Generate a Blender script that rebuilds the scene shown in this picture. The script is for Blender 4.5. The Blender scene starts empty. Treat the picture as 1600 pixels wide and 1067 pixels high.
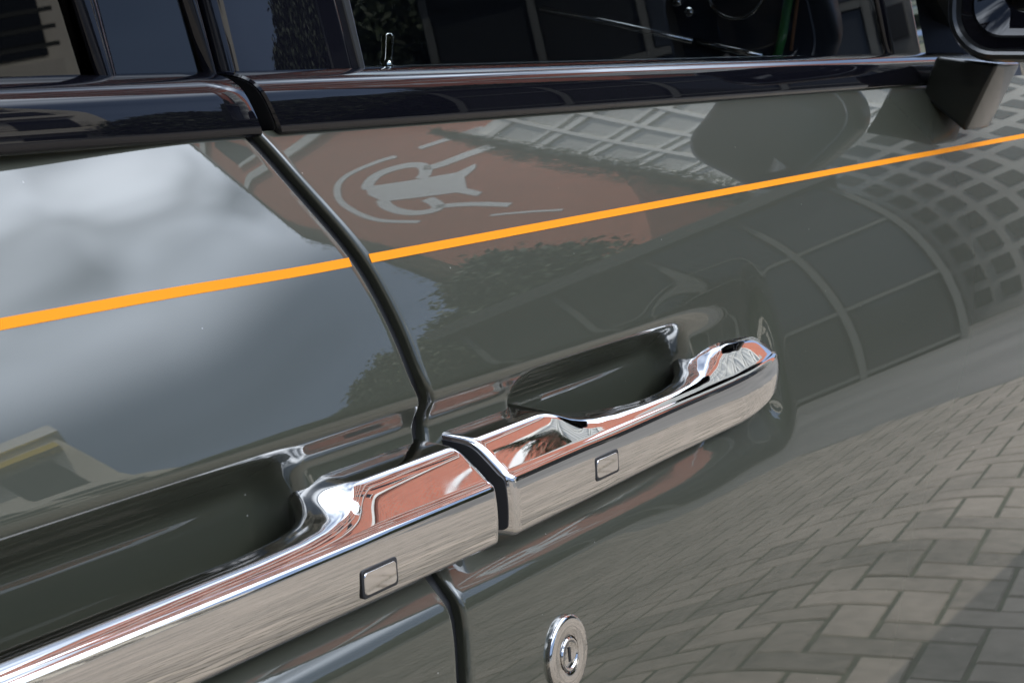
import bpy, bmesh, math, random
import numpy as np
from mathutils import Vector, Matrix
R = math.radians
rnd = random.Random(7)
S = bpy.context.scene
C = S.collection

# ------------------------------------------------------------------ camera
CAMZ = 1.2
ALPHA = 0.5210            # yaw between the lens axis and the car's forward axis
PITCH = math.atan(476.5 / 2800.0)
FPX = 2800.0
V = Vector((math.cos(ALPHA) * math.cos(PITCH), math.sin(ALPHA) * math.cos(PITCH), -math.sin(PITCH)))
RT = Vector((math.sin(ALPHA), -math.cos(ALPHA), 0))
UP = RT.cross(V)
cam = bpy.data.objects.new('camera', bpy.data.cameras.new('camera'))
C.objects.link(cam)
cam.matrix_world = Matrix(((RT.x, UP.x, -V.x, 0), (RT.y, UP.y, -V.y, 0), (RT.z, UP.z, -V.z, CAMZ), (0, 0, 0, 1)))
cam.data.sensor_width = 36
cam.data.lens = FPX / 1600 * 36
cam.data.clip_start = 0.05
cam.data.clip_end = 3000
cam.data.dof.use_dof = True
cam.data.dof.focus_distance = 1.02
cam.data.dof.aperture_fstop = 36
S.camera = cam

# ------------------------------------------------------------------ sky, sun, exposure
SUN_EL, SUN_DIR = R(56), Vector((-0.30, 0.75, 0)).normalized()
W = bpy.data.worlds.new('World')
S.world = W
W.use_nodes = True
wt = W.node_tree
bg = wt.nodes['Background']
sky = wt.nodes.new('ShaderNodeTexSky')
sky.sky_type = 'NISHITA'
sky.sun_disc = False
sky.sun_elevation = SUN_EL
sky.sun_rotation = math.atan2(SUN_DIR.x, SUN_DIR.y)
sky.dust_density = 1.5
bg.inputs['Strength'].default_value = 0.13
# broken cloud, the same all over the sky
tc = wt.nodes.new('ShaderNodeTexCoord')
sep = wt.nodes.new('ShaderNodeSeparateXYZ'); wt.links.new(tc.outputs['Generated'], sep.inputs[0])
add = wt.nodes.new('ShaderNodeMath'); add.operation = 'ADD'; add.inputs[1].default_value = 0.30
wt.links.new(sep.outputs['Z'], add.inputs[0])
div = wt.nodes.new('ShaderNodeVectorMath'); div.operation = 'DIVIDE'
cmb = wt.nodes.new('ShaderNodeCombineXYZ')
for i in range(3): wt.links.new(add.outputs[0], cmb.inputs[i])
wt.links.new(tc.outputs['Generated'], div.inputs[0]); wt.links.new(cmb.outputs[0], div.inputs[1])
cn = wt.nodes.new('ShaderNodeTexNoise'); cn.inputs['Scale'].default_value = 1.25; cn.inputs['Detail'].default_value = 4
cn.inputs['Roughness'].default_value = 0.55; cn.inputs['Distortion'].default_value = 0.4
wt.links.new(div.outputs[0], cn.inputs['Vector'])
cr = wt.nodes.new('ShaderNodeMapRange'); cr.interpolation_type = 'SMOOTHSTEP'
cr.inputs['From Min'].default_value = 0.40; cr.inputs['From Max'].default_value = 0.66
wt.links.new(cn.outputs['Fac'], cr.inputs['Value'])
cn2 = wt.nodes.new('ShaderNodeTexNoise'); cn2.inputs['Scale'].default_value = 2.4; cn2.inputs['Detail'].default_value = 2.5
wt.links.new(div.outputs[0], cn2.inputs['Vector'])
cc = wt.nodes.new('ShaderNodeMix'); cc.data_type = 'RGBA'
cc.inputs[6].default_value = (36.0, 42.0, 51.0, 1); cc.inputs[7].default_value = (60.0, 64.0, 70.0, 1)
wt.links.new(cn2.outputs['Fac'], cc.inputs[0])
mx = wt.nodes.new('ShaderNodeMix'); mx.data_type = 'RGBA'
# the cloud bank low over the horizon is thick and dark, higher up it thins and brightens
lowb = wt.nodes.new('ShaderNodeMapRange'); lowb.interpolation_type = 'SMOOTHSTEP'
lowb.inputs['From Min'].default_value = 0.33; lowb.inputs['From Max'].default_value = 0.55
wt.links.new(sep.outputs['Z'], lowb.inputs['Value'])
dark = wt.nodes.new('ShaderNodeMix'); dark.data_type = 'RGBA'
bank = wt.nodes.new('ShaderNodeMix'); bank.data_type = 'RGBA'
bank.inputs[6].default_value = (1.5, 2.3, 4.0, 1); bank.inputs[7].default_value = (3.6, 4.9, 7.6, 1)
wt.links.new(cn2.outputs['Fac'], bank.inputs[0])
wt.links.new(lowb.outputs[0], dark.inputs[0]); wt.links.new(bank.outputs[2], dark.inputs[6]); wt.links.new(cc.outputs[2], dark.inputs[7])
inv = wt.nodes.new('ShaderNodeMath'); inv.operation = 'SUBTRACT'; inv.inputs[0].default_value = 1.0; wt.links.new(lowb.outputs[0], inv.inputs[1])
cov = wt.nodes.new('ShaderNodeMath'); cov.operation = 'MAXIMUM'; wt.links.new(inv.outputs[0], cov.inputs[0]); wt.links.new(cr.outputs[0], cov.inputs[1])
wt.links.new(cov.outputs[0], mx.inputs[0]); wt.links.new(sky.outputs[0], mx.inputs[6]); wt.links.new(dark.outputs[2], mx.inputs[7])
wt.links.new(mx.outputs[2], bg.inputs['Color'])

sl = bpy.data.lights.new('sun', 'SUN'); sl.energy = 5.0; sl.angle = R(0.6); sl.color = (1, 0.95, 0.87)
sun = bpy.data.objects.new('sun', sl); C.objects.link(sun)
sd = Vector((SUN_DIR.x * math.cos(SUN_EL), SUN_DIR.y * math.cos(SUN_EL), math.sin(SUN_EL)))
sun.rotation_euler = sd.to_track_quat('Z', 'Y').to_euler()
S.view_settings.view_transform = 'Standard'
S.view_settings.look = 'None'
S.view_settings.gamma = 1
S.view_settings.use_curve_mapping = False
S.view_settings.exposure = 0.55
S.render.engine = 'CYCLES'
S.cycles.use_denoising = True
S.cycles.max_bounces = 12
S.cycles.glossy_bounces = 6
S.cycles.transparent_max_bounces = 12

# ------------------------------------------------------------------ helpers
def link(o, parent=None):
    C.objects.link(o)
    if parent is not None: o.parent = parent
    return o
def mesh_obj(name, verts, faces, mat, parent=None, smooth=True, sharp=None):
    me = bpy.data.meshes.new(name)
    me.from_pydata([tuple(v) for v in verts], [], [tuple(f) for f in faces])
    me.materials.append(mat)
    if smooth:
        me.polygons.foreach_set('use_smooth', [True] * len(me.polygons))
    me.update()
    if sharp is not None and smooth:
        me.set_sharp_from_angle(angle=R(sharp))
    return link(bpy.data.objects.new(name, me), parent)
def bm_obj(name, bm, mat, parent=None, smooth=False, sharp=None):
    me = bpy.data.meshes.new(name)
    bmesh.ops.recalc_face_normals(bm, faces=bm.faces)
    bm.to_mesh(me); bm.free()
    me.materials.append(mat)
    if smooth:
        me.polygons.foreach_set('use_smooth', [True] * len(me.polygons))
        if sharp is not None: me.set_sharp_from_angle(angle=R(sharp))
    return link(bpy.data.objects.new(name, me), parent)
def tag(o, label, cat, group=None, kind=None):
    o['label'] = label
    if cat: o['category'] = cat
    if group: o['group'] = group
    if kind: o['kind'] = kind
    return o
def empty(name, loc=(0, 0, 0), rz=0.0):
    o = bpy.data.objects.new(name, None); C.objects.link(o)
    o.location = loc; o.rotation_euler = (0, 0, rz); o.empty_display_size = 0.2
    return o
def box(bm, x0, x1, y0, y1, z0, z1, M=None):
    vs = [bm.verts.new(Vector(p) if M is None else M @ Vector(p)) for p in
          [(x0, y0, z0), (x1, y0, z0), (x1, y1, z0), (x0, y1, z0), (x0, y0, z1), (x1, y0, z1), (x1, y1, z1), (x0, y1, z1)]]
    for f in [(0, 3, 2, 1), (4, 5, 6, 7), (0, 1, 5, 4), (1, 2, 6, 5), (2, 3, 7, 6), (3, 0, 4, 7)]:
        bm.faces.new([vs[i] for i in f])
def bevel_all(bm, w, seg=2):
    bmesh.ops.bevel(bm, geom=list(bm.edges), offset=w, segments=seg, profile=0.5, affect='EDGES')
def tube(bm, pts, rad, n=8, cap=True):
    pts = [Vector(p) for p in pts]
    rads = rad if isinstance(rad, (list, tuple)) else [rad] * len(pts)
    rings = []
    for i, p in enumerate(pts):
        t = (pts[min(i + 1, len(pts) - 1)] - pts[max(i - 1, 0)]).normalized()
        a = t.cross(Vector((0, 0, 1)))
        if a.length < 0.1: a = t.cross(Vector((1, 0, 0)))
        a.normalize(); b = t.cross(a)
        rings.append([bm.verts.new(p + (a * math.cos(k * 2 * math.pi / n) + b * math.sin(k * 2 * math.pi / n)) * rads[i]) for k in range(n)])
    for r0, r1 in zip(rings, rings[1:]):
        for k in range(n): bm.faces.new((r0[k], r0[(k + 1) % n], r1[(k + 1) % n], r1[k]))
    if cap:
        bm.faces.new(rings[0][::-1]); bm.faces.new(rings[-1])
def lathe(prof, n=40):
    """profile of (radius, depth) around the local Z axis"""
    vs, fs = [], []
    for r, z in prof:
        for k in range(n):
            a = 2 * math.pi * k / n
            vs.append((r * math.cos(a), r * math.sin(a), z))
    for i in range(len(prof) - 1):
        for k in range(n):
            fs.append((i * n + k, i * n + (k + 1) % n, (i + 1) * n + (k + 1) % n, (i + 1) * n + k))
    return vs, fs
def sst(a, b, x):
    t = np.clip((x - a) / (b - a), 0, 1)
    return t * t * (3 - 2 * t)
def sst5(a, b, x):
    t = np.clip((x - a) / (b - a), 0, 1)
    return t ** 3 * (t * (6 * t - 15) + 10)
def pix(px, py):
    """direction of the sight line through one point of the photograph"""
    return (V * FPX + RT * (px - 800) + UP * (533.5 - py)).normalized()
def at_x(px, py, X):
    d = pix(px, py); t = X / d.x
    return Vector((X, d.y * t, CAMZ + d.z * t))
def at_y(px, py, Y):
    d = pix(px, py); t = Y / d.y
    return Vector((d.x * t, Y, CAMZ + d.z * t))

# ------------------------------------------------------------------ materials
def mat(name, col, rough=0.5, metal=0.0, coat=0.0, spec=0.5, coat_rough=0.0):
    m = bpy.data.materials.new(name); m.use_nodes = True
    p = m.node_tree.nodes['Principled BSDF']
    p.inputs['Base Color'].default_value = (*col, 1)
    p.inputs['Roughness'].default_value = rough
    p.inputs['Metallic'].default_value = metal
    p.inputs['Coat Weight'].default_value = coat
    p.inputs['Coat Roughness'].default_value = coat_rough
    p.inputs['Specular IOR Level'].default_value = spec
    return m
def nodes(m): return m.node_tree.nodes, m.node_tree.links, m.node_tree.nodes['Principled BSDF']
def noise_col(m, c1, c2, scale=5, detail=6, coord='Object', lo=0.35, hi=0.65, bump=0.0, bscale=None):
    n, l, p = nodes(m)
    t = n.new('ShaderNodeTexCoord'); x = n.new('ShaderNodeTexNoise')
    x.inputs['Scale'].default_value = scale; x.inputs['Detail'].default_value = detail
    l.new(t.outputs[coord], x.inputs['Vector'])
    r = n.new('ShaderNodeValToRGB')
    r.color_ramp.elements[0].position = lo; r.color_ramp.elements[0].color = (*c1, 1)
    r.color_ramp.elements[1].position = hi; r.color_ramp.elements[1].color = (*c2, 1)
    l.new(x.outputs['Fac'], r.inputs[0]); l.new(r.outputs[0], p.inputs['Base Color'])
    if bump:
        b = n.new('ShaderNodeBump'); b.inputs['Strength'].default_value = bump; b.inputs['Distance'].default_value = 0.01
        y = n.new('ShaderNodeTexNoise'); y.inputs['Scale'].default_value = bscale or scale * 6; y.inputs['Detail'].default_value = 4
        l.new(t.outputs[coord], y.inputs['Vector']); l.new(y.outputs['Fac'], b.inputs['Height']); l.new(b.outputs[0], p.inputs['Normal'])
    return m
M = {}
M['paint'] = mat('olive_paint', (0.042, 0.044, 0.030), 0.5, 0.0, 1.0, 0.15)
M['paint'].node_tree.nodes['Principled BSDF'].inputs['Coat IOR'].default_value = 1.62
def orange_peel(m, strength, scale=260):
    n, l, p = nodes(m)
    t = n.new('ShaderNodeTexCoord'); x = n.new('ShaderNodeTexNoise'); x.inputs['Scale'].default_value = scale; x.inputs['Detail'].default_value = 1
    b = n.new('ShaderNodeBump'); b.inputs['Strength'].default_value = strength; b.inputs['Distance'].default_value = 0.0004
    l.new(t.outputs['Object'], x.inputs['Vector']); l.new(x.outputs['Fac'], b.inputs['Height'])
    l.new(b.outputs[0], p.inputs['Coat Normal'])
orange_peel(M['paint'], 0.002, 120)
def dust(m, amount=0.85):
    # a few specks of pale dust lying on the paint
    n, l, p = nodes(m)
    t = n.new('ShaderNodeTexCoord'); v = n.new('ShaderNodeTexVoronoi'); v.inputs['Scale'].default_value = 75
    l.new(t.outputs['Object'], v.inputs['Vector'])
    r1 = n.new('ShaderNodeMath'); r1.operation = 'LESS_THAN'; r1.inputs[1].default_value = 0.035; l.new(v.outputs['Distance'], r1.inputs[0])
    sx = n.new('ShaderNodeSeparateColor'); l.new(v.outputs['Color'], sx.inputs[0])
    r2 = n.new('ShaderNodeMath'); r2.operation = 'GREATER_THAN'; r2.inputs[1].default_value = 0.80; l.new(sx.outputs[0], r2.inputs[0])
    mu = n.new('ShaderNodeMath'); mu.operation = 'MULTIPLY'; l.new(r1.outputs[0], mu.inputs[0]); l.new(r2.outputs[0], mu.inputs[1])
    mc = n.new('ShaderNodeMix'); mc.data_type = 'RGBA'; mc.inputs[6].default_value = p.inputs['Base Color'].default_value; mc.inputs[7].default_value = (0.30, 0.29, 0.26, 1)
    sc_ = n.new('ShaderNodeMath'); sc_.operation = 'MULTIPLY'; sc_.inputs[1].default_value = amount; l.new(mu.outputs[0], sc_.inputs[0])
    l.new(sc_.outputs[0], mc.inputs[0]); l.new(mc.outputs[2], p.inputs['Base Color'])
dust(M['paint'])
M['stripe'] = mat('orange_coachline', (0.84, 0.268, 0.006), 0.6, 0, 0.0, 0.12)
M['black_gloss'] = mat('black_gloss', (0.004, 0.004, 0.006), 0.25, 0, 1.0, 0.0)
M['black_gloss'].node_tree.nodes['Principled BSDF'].inputs['Coat IOR'].default_value = 1.42
M['rubber'] = mat('black_rubber', (0.008, 0.008, 0.009), 0.55)
M['chrome'] = mat('chrome', (0.57, 0.555, 0.54), 0.02, 1.0)
n, l, p = nodes(M['chrome'])
t = n.new('ShaderNodeTexCoord'); x = n.new('ShaderNodeTexNoise'); x.inputs['Scale'].default_value = 60; x.inputs['Detail'].default_value = 5
l.new(t.outputs['Object'], x.inputs['Vector']); r = n.new('ShaderNodeMapRange'); r.inputs['To Min'].default_value = 0.0; r.inputs['To Max'].default_value = 0.055
r.inputs['From Min'].default_value = 0.35; r.inputs['From Max'].default_value = 0.8
l.new(x.outputs['Fac'], r.inputs['Value']); l.new(r.outputs[0], p.inputs['Roughness'])
M['chrome_satin'] = mat('satin_chrome', (0.62, 0.62, 0.63), 0.16, 1.0)
M['dark_void'] = mat('dark_jamb', (0.004, 0.004, 0.004), 0.7)
M['leather_navy'] = mat('navy_leather', (0.016, 0.022, 0.036), 0.45)
M['leather_green'] = mat('green_piping', (0.06, 0.26, 0.07), 0.5)
M['leather_tan'] = mat('tan_stitching', (0.35, 0.17, 0.09), 0.6)
M['cream'] = mat('cream_trim', (0.5, 0.5, 0.48), 0.4)
M['tyre'] = mat('tyre_rubber', (0.012, 0.012, 0.012), 0.7)
M['mirror_plastic'] = mat('dark_mirror_plastic', (0.012, 0.0125, 0.012), 0.32, 0, 0.3)
M['mirror_silver'] = mat('mirror_silver', (0.12, 0.125, 0.115), 0.0, 1.0)
M['shaded_foot_paint'] = mat('shaded_satin_olive', (0.014, 0.0155, 0.012), 0.35, 0, 0.6, 0.2)  # darker copy of the body olive; the foot's shade is put into its colour
def glass(name, tint):
    m = bpy.data.materials.new(name); m.use_nodes = True
    n, l = m.node_tree.nodes, m.node_tree.links
    n.remove(n['Principled BSDF'])
    g = n.new('ShaderNodeBsdfGlossy'); g.inputs['Roughness'].default_value = 0.0
    t = n.new('ShaderNodeBsdfTransparent'); t.inputs['Color'].default_value = (*tint, 1)
    f = n.new('ShaderNodeFresnel'); f.inputs['IOR'].default_value = 1.5
    x = n.new('ShaderNodeMixShader')
    l.new(f.outputs[0], x.inputs[0]); l.new(t.outputs[0], x.inputs[1]); l.new(g.outputs[0], x.inputs[2])
    l.new(x.outputs[0], n['Material Output'].inputs['Surface'])
    return m
M['glass'] = glass('clear_glass', (0.80, 0.84, 0.82))
M['glass_dark'] = glass('privacy_glass', (0.02, 0.022, 0.025))

# ------------------------------------------------------------------ the car's flank as a smooth surface  y = flank(x, z)
D = 0.5
Z_TOP = 1.156                       # where the paint ends under the waist rail
_z = np.linspace(0.2, 1.24, 1041)
_tau_k = np.array([(0.20, -16), (0.40, -4), (0.50, -1.0), (0.62, 0.0), (0.78, 0.8), (0.82, 2.2), (0.86, 4.5), (0.90, 7.6), (0.94, 11.0), (0.98, 14.0), (1.04, 18), (1.09, 24), (1.125, 29), (1.15, 32), (1.24, 34)])
_tau = np.interp(_z, _tau_k[:, 0], _tau_k[:, 1])
_ker = np.ones(41) / 41
for _ in range(2):
    _tau = np.convolve(np.pad(_tau, 20, mode='edge'), _ker, mode='valid')
_F = np.concatenate([[0], np.cumsum(np.tan(np.radians((_tau[1:] + _tau[:-1]) / 2)) * np.diff(_z))])
_F = _F - np.interp(1.09, _z, _F) + D
def base(z): return np.interp(z, _z, _F)

REAR_S = 0.0070
gapx = lambda z: np.full_like(np.asarray(z, float), 0.7)      # replaced below once the shut line is known
# handle hollow (shared by both doors) and the deep finger pockets behind the grips
def rr(x, z, x0, x1, z0, z1, r):
    """signed distance to a rounded rectangle, negative inside"""
    cx, cz, hx, hz = (x0 + x1) / 2, (z0 + z1) / 2, (x1 - x0) / 2 - r, (z1 - z0) / 2 - r
    qx, qz = np.abs(x - cx) - hx, np.abs(z - cz) - hz
    return np.hypot(np.maximum(qx, 0), np.maximum(qz, 0)) + np.minimum(np.maximum(qx, qz), 0) - r
def flank(x, z):
    x, z = np.broadcast_arrays(np.asarray(x, float), np.asarray(z, float))
    y = base(z)
    f = 0.6 * sst(0.88, 1.06, x)
    g = sst(0.98, 1.15, x)
    low = sst5(0.914, 0.947, z) * (1 - f) + f * sst5(0.90, 0.955, z)
    y = y + 0.0135 * low * (1 - (1 - g) * sst5(1.001, 1.027, z) - g * sst5(0.975, 1.060, z)) * (1 - 0.45 * sst(1.0, 1.13, x)) * (1 - sst5(1.150, 1.207, x))
    # the rear door swells a little just behind the shut line, above the handles
    u = gapx(z) - x
    y = y + REAR_S * sst(0.99, 1.12, z) * sst(0.030, 0.165, u) * (1 - sst(0.2, 1.5, u))
    for a, b in ((0.10, 0.652), (0.832, 1.070)):
        d = rr(x, z, a, b, 0.936, 1.0165, 0.030)
        w = sst5(0.004, -0.024, d)
        y = y * (1 - w) + (0.4980 + 0.045 * (z - 0.99)) * w
    return y
def hit(px, py, off=0.0, full=False):
    """where a sight line meets the flank"""
    d = pix(px, py)
    t = D / d.y
    for _ in range(30):
        p = d * t
        y = float(base(CAMZ + p.z) if not full else flank(p.x, CAMZ + p.z)) + off
        t = t + 0.7 * (y - p.y) / d.y
    return Vector((d.x * t, d.y * t, CAMZ + d.z * t))

# shut line between the doors, top to bottom
gap_px = [(398, 212), (432, 252), (470, 297), (515, 347), (560, 400), (590, 450), (618, 505), (642, 560), (658, 612), (665, 640), (664, 664), (657, 690)]
gp = [hit(*p, 0.0, p[1] > 600) for p in gap_px]
low = [hit(700, 905), hit(716, 950), hit(723, 1000), hit(725, 1067)]
gz = np.array([0.2] + [p.z for p in low[::-1]] + [p.z for p in gp[::-1]] + [1.24])
gx = np.array([low[-1].x + 0.0] + [p.x for p in low[::-1]] + [p.x for p in gp[::-1]] + [gp[0].x - 0.085])
order = np.argsort(gz); gz, gx = gz[order], gx[order]
_gz = np.linspace(0.2, 1.24, 521)
_gx = np.interp(_gz, gz, gx)
k = np.hanning(25); k /= k.sum()
_gx = np.convolve(np.pad(_gx, 12, mode='edge'), k, mode='valid')
def gapx(z): return np.interp(z, _gz, _gx)
HG = 0.0050                          # half the shut line

def door_skin(name, parent, side, x_end, zs):
    """painted skin from the shut line to x_end with a rolled hem; side +1 front door, -1 rear door"""
    rad = 0.0032
    hem = [(0.0, 0.034), (0.0, 0.012)] + [(rad * (1 - math.sin(a)), rad * (1 - math.cos(a))) for a in [R(q) for q in (90, 72, 54, 38, 24, 12, 0)]]
    near = np.concatenate([np.arange(rad + 0.003, 0.53, 0.0035), np.geomspace(0.535, abs(x_end - 0.8), 40)])
    ss = [h[0] for h in hem] + list(near)
    dy = [h[1] for h in hem] + [0.0] * len(near)
    ss, dy = np.array(ss), np.array(dy)
    X = gapx(zs)[:, None] + side * (HG + ss[None, :])
    Z = np.repeat(zs[:, None], len(ss), 1)
    Y = flank(X, Z) + dy[None, :]
    nr, nc = X.shape
    vs = np.stack([X, Y, Z], -1).reshape(-1, 3)
    idx = np.arange(nr * nc).reshape(nr, nc)
    a, b, c, d = idx[:-1, :-1], idx[:-1, 1:], idx[1:, 1:], idx[1:, :-1]
    fs = np.stack([a, b, c, d] if side > 0 else [a, d, c, b], -1).reshape(-1, 4)
    me = bpy.data.meshes.new(name)
    me.vertices.add(len(vs)); me.vertices.foreach_set('co', vs.ravel())
    me.loops.add(fs.size); me.loops.foreach_set('vertex_index', fs.ravel().astype(np.int32))
    me.polygons.add(len(fs)); me.polygons.foreach_set('loop_start', np.arange(0, fs.size, 4, dtype=np.int32))
    me.materials.append(M['paint']); me.update(calc_edges=True); me.validate()
    me.polygons.foreach_set('use_smooth', [True] * len(me.polygons))
    return link(bpy.data.objects.new(name, me), parent)

car = empty('parked_car', (0, 0, 0))
tag(car, 'glossy olive green luxury car with orange coachline and chrome handles on brick paving', 'car')
zs = np.concatenate([np.arange(0.30, 0.86, 0.006), np.arange(0.86, Z_TOP + 0.001, 0.0025)])
front = door_skin('front_door', car, +1, 2.35, zs)
rear = door_skin('rear_door', car, -1, -0.55, zs)

# coachline: thin painted line standing a hair proud
CZ = 0.5 * (hit(0, 510).z + hit(1600, 213).z)
def coachline(parent, x0, x1, w=0.0042):
    vs, fs = [], []
    n = max(2, int(abs(x1 - x0) / 0.01))
    for i in range(n + 1):
        x = x0 + (x1 - x0) * i / n
        for z in (CZ - w / 2, CZ + w / 2):
            vs.append((x, float(flank(x, z)) - 0.0003, z))
    for i in range(n): fs.append((2 * i, 2 * i + 2, 2 * i + 3, 2 * i + 1))
    o = mesh_obj('coachline', vs, fs, M['stripe'], parent)
    return o
g0 = float(gapx(CZ))
coachline(front, g0 + HG + 0.0035, 2.34)
coachline(rear, -0.54, g0 - HG - 0.0035)

# rubber seal deep in the shut line
vs, fs = [], []
for i, z in enumerate(np.linspace(0.3, 1.19, 90)):
    for sx in (-0.03, 0.03): vs.append((float(gapx(z)) + sx, float(flank(gapx(z), z)) + 0.0065, z))
    if i: fs.append((2 * i - 2, 2 * i - 1, 2 * i + 1, 2 * i))
mesh_obj('door_seal', vs, fs, M['rubber'], car)

# ------------------------------------------------------------------ chrome door handles
def tent(u):
    # profile of a foot's top: steep outer half, flatter towards the door
    a, b, k_ = 0.0088 * u / 0.42, 0.0088 * (1 - u) / 0.58, 0.0017
    return -k_ * math.log(math.exp(-a / k_) + math.exp(-b / k_))
def section(yi, yo, zi, zo, zb, rb, rt, ri, bow=(0, 0)):
    """closed outline: inner top, outer top (bevel rb), outer bottom (rt), inner bottom; yi inner, yo outer (smaller y)"""
    yl = yo - 0.0018
    P = [Vector((yi, zi)), Vector((yo, zo)), Vector((yl, zb)), Vector((yi, zb + 0.004))]
    rs = [ri, rb, rt, ri]
    out = []
    for i in range(4):
        p, a, b = P[i], P[i - 1], P[(i + 1) % 4]
        da, db = (a - p), (b - p)
        la, lb = da.length, db.length
        da /= la; db /= lb
        ang = math.acos(max(-1, min(1, da.dot(db))))
        t = min(rs[i] / math.tan(ang / 2), 0.48 * la, 0.48 * lb)
        r = t * math.tan(ang / 2)
        cdir = (da + db).normalized(); cpt = p + cdir * (r / math.sin(ang / 2))
        p0, p1 = p + da * t, p + db * t
        a0 = math.atan2(p0.y - cpt.y, p0.x - cpt.x); a1 = math.atan2(p1.y - cpt.y, p1.x - cpt.x)
        dlt = (a1 - a0 + math.pi) % (2 * math.pi) - math.pi
        for q in range(9):
            an = a0 + dlt * q / 8
            out.append((cpt.x + r * math.cos(an), cpt.y + r * math.sin(an)))
        # subdivide the straight that follows
        pass
    res = []
    for i in range(4):
        arc = out[i * 9:(i + 1) * 9]
        res += arc
        e0, e1 = Vector(arc[-1]), Vector(out[((i + 1) % 4) * 9])
        nq = 26 if i in (0, 1) else 5
        for q in range(1, nq):
            u = q / nq; p = e0.lerp(e1, u); nrm = Vector(((e1 - e0).y, -(e1 - e0).x)).normalized()
            res.append(tuple(p + nrm * (tent(1 - u) * bow[0] + 0.0012 * 4 * u * (1 - u) * (1 - bow[0]) if i == 0 else (bow[1] * 4 * u * (1 - u) if i == 1 else 0))))
    return res
def sweep(name, stations, material, parent, caps=(True, True), shear=0.0, zshear=0.0):
    vs, fs = [], []
    n = len(stations[0][1])
    for x, sec in stations:
        for y, z in sec: vs.append((x + shear * (0.470 - y) + zshear * (1.17 - z), y, z))
    for i in range(len(stations) - 1):
        for k in range(n):
            fs.append((i * n + k, (i + 1) * n + k, (i + 1) * n + (k + 1) % n, i * n + (k + 1) % n))
    if caps[0]: fs.append(tuple(range(n)))
    if caps[1]: fs.append(tuple(range((len(stations) - 1) * n, len(stations) * n))[::-1])
    bm = bmesh.new()
    bv = [bm.verts.new(v) for v in vs]
    for f in fs:
        try: bm.faces.new([bv[i] for i in f])
        except ValueError: pass
    return bm_obj(name, bm, material, parent, smooth=True, sharp=40)
def inset(sec, w):
    pts = [Vector(p) for p in sec]
    n = len(pts); out = []
    c = sum(pts, Vector((0, 0))) / n
    ys = [p.x for p in pts]; zs_ = [p.y for p in pts]
    hy, hz = (max(ys) - min(ys)) / 2, (max(zs_) - min(zs_)) / 2
    my, mz = (max(ys) + min(ys)) / 2, (max(zs_) + min(zs_)) / 2
    for p in pts: out.append((my + (p.x - my) * (hy - w) / hy, mz + (p.y - mz) * (hz - w) / hz))
    return out
XG = 0.763                                 # where the two handles meet
H_YO, H_ZO, H_ZB = 0.448, 0.9755, 0.9435
SHEAR = 0.49
GT = np.linspace(0, 0.66, 661)
def smooth_path(pts, w=9):
    v = np.interp(GT, [p[0] for p in pts], [p[1] for p in pts])
    k_ = np.hanning(w + 2)[1:-1]; k_ /= k_.sum()
    return np.convolve(np.pad(v, w // 2, mode='edge'), k_, mode='valid')
GF = smooth_path([(0, 0), (.078, 0), (.088, .10), (.098, .34), (.110, .60), (.126, .80), (.150, .94), (.180, 1), (.225, 1), (.258, .94), (.282, .80), (.297, .58), (.310, .32), (.325, .12), (.345, 0), (.66, 0)], 19)
GR_ = smooth_path([(0, 0), (.088, 0), (.096, .14), (.102, .36), (.108, .58), (.116, .74), (.128, .87), (.146, .955), (.178, 1), (.66, 1)], 13)
def handle(parent, side):
    x0 = XG + side * 0.0082
    L = 0.440 if side > 0 else 0.64
    st = []
    ts = np.concatenate([np.linspace(0, 0.004, 5), np.arange(0.006, L, 0.0013)])
    for t in ts:
        t = float(t); x = x0 + side * t
        foot0, foot1 = 0.10, L - 0.150
        # how far the top runs back to the body: full at the feet, thin at the grip
        g = float(np.interp(t, GT, GF if side > 0 else GR_))
        yo = H_YO + 0.006 * (t / L)
        zo, zb = H_ZO, H_ZB
        zi_foot, zi_grip = 1.0035, 0.985
        yi_foot = 0.500
        e = 0.0
        if side > 0:                        # prow at the leading end
            e = max(0.0, (t - (L - 0.13)) / 0.13)
            yo += 0.016 * e ** 2.4
            zb += 0.013 * e ** 1.8 + 0.013 * e ** 7
            zo += 0.002 * e
            zi_foot -= 0.006 * e ** 3
        wgrip = 0.019 + 0.012 * (1 - math.sin(math.pi * min(1, max(0, (t - 0.1) / (L - 0.2))))) if side > 0 else 0.021
        yi = (1 - g) * yi_foot + g * (yo + wgrip)
        zi = (1 - g) * zi_foot + g * zi_grip
        sec = section(yi, yo, zi, zo, zb, 0.0064, 0.003, 0.0025 + 0.003 * g, ((1 - g) * (1 - 0.5 * e), 0.0006))
        if t < 0.004:
            w = 0.0022 * (1 - math.sin(math.acos(1 - t / 0.004))) if t < 0.004 else 0
            sec = inset(sec, w)
        if side > 0 and t > L - 0.004:
            sec = inset(sec, 0.0015)
        st.append((x, sec))
    if side < 0: st = st[::-1]
    h_ = sweep('door_handle', st, M['chrome'], parent, shear=SHEAR)
    e0 = st[0][1] if side > 0 else st[-1][1]
    pl = inset(e0, 0.0016)
    sweep('end_plate', [(x0 - side * 0.0012, pl), (x0 + side * 0.004, pl)] if side > 0 else [(x0 - 0.004, pl), (x0 + 0.0012, pl)], M['rubber'], h_, shear=SHEAR)
    return h_
fh = handle(front, +1)
rh = handle(rear, -1)
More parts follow.
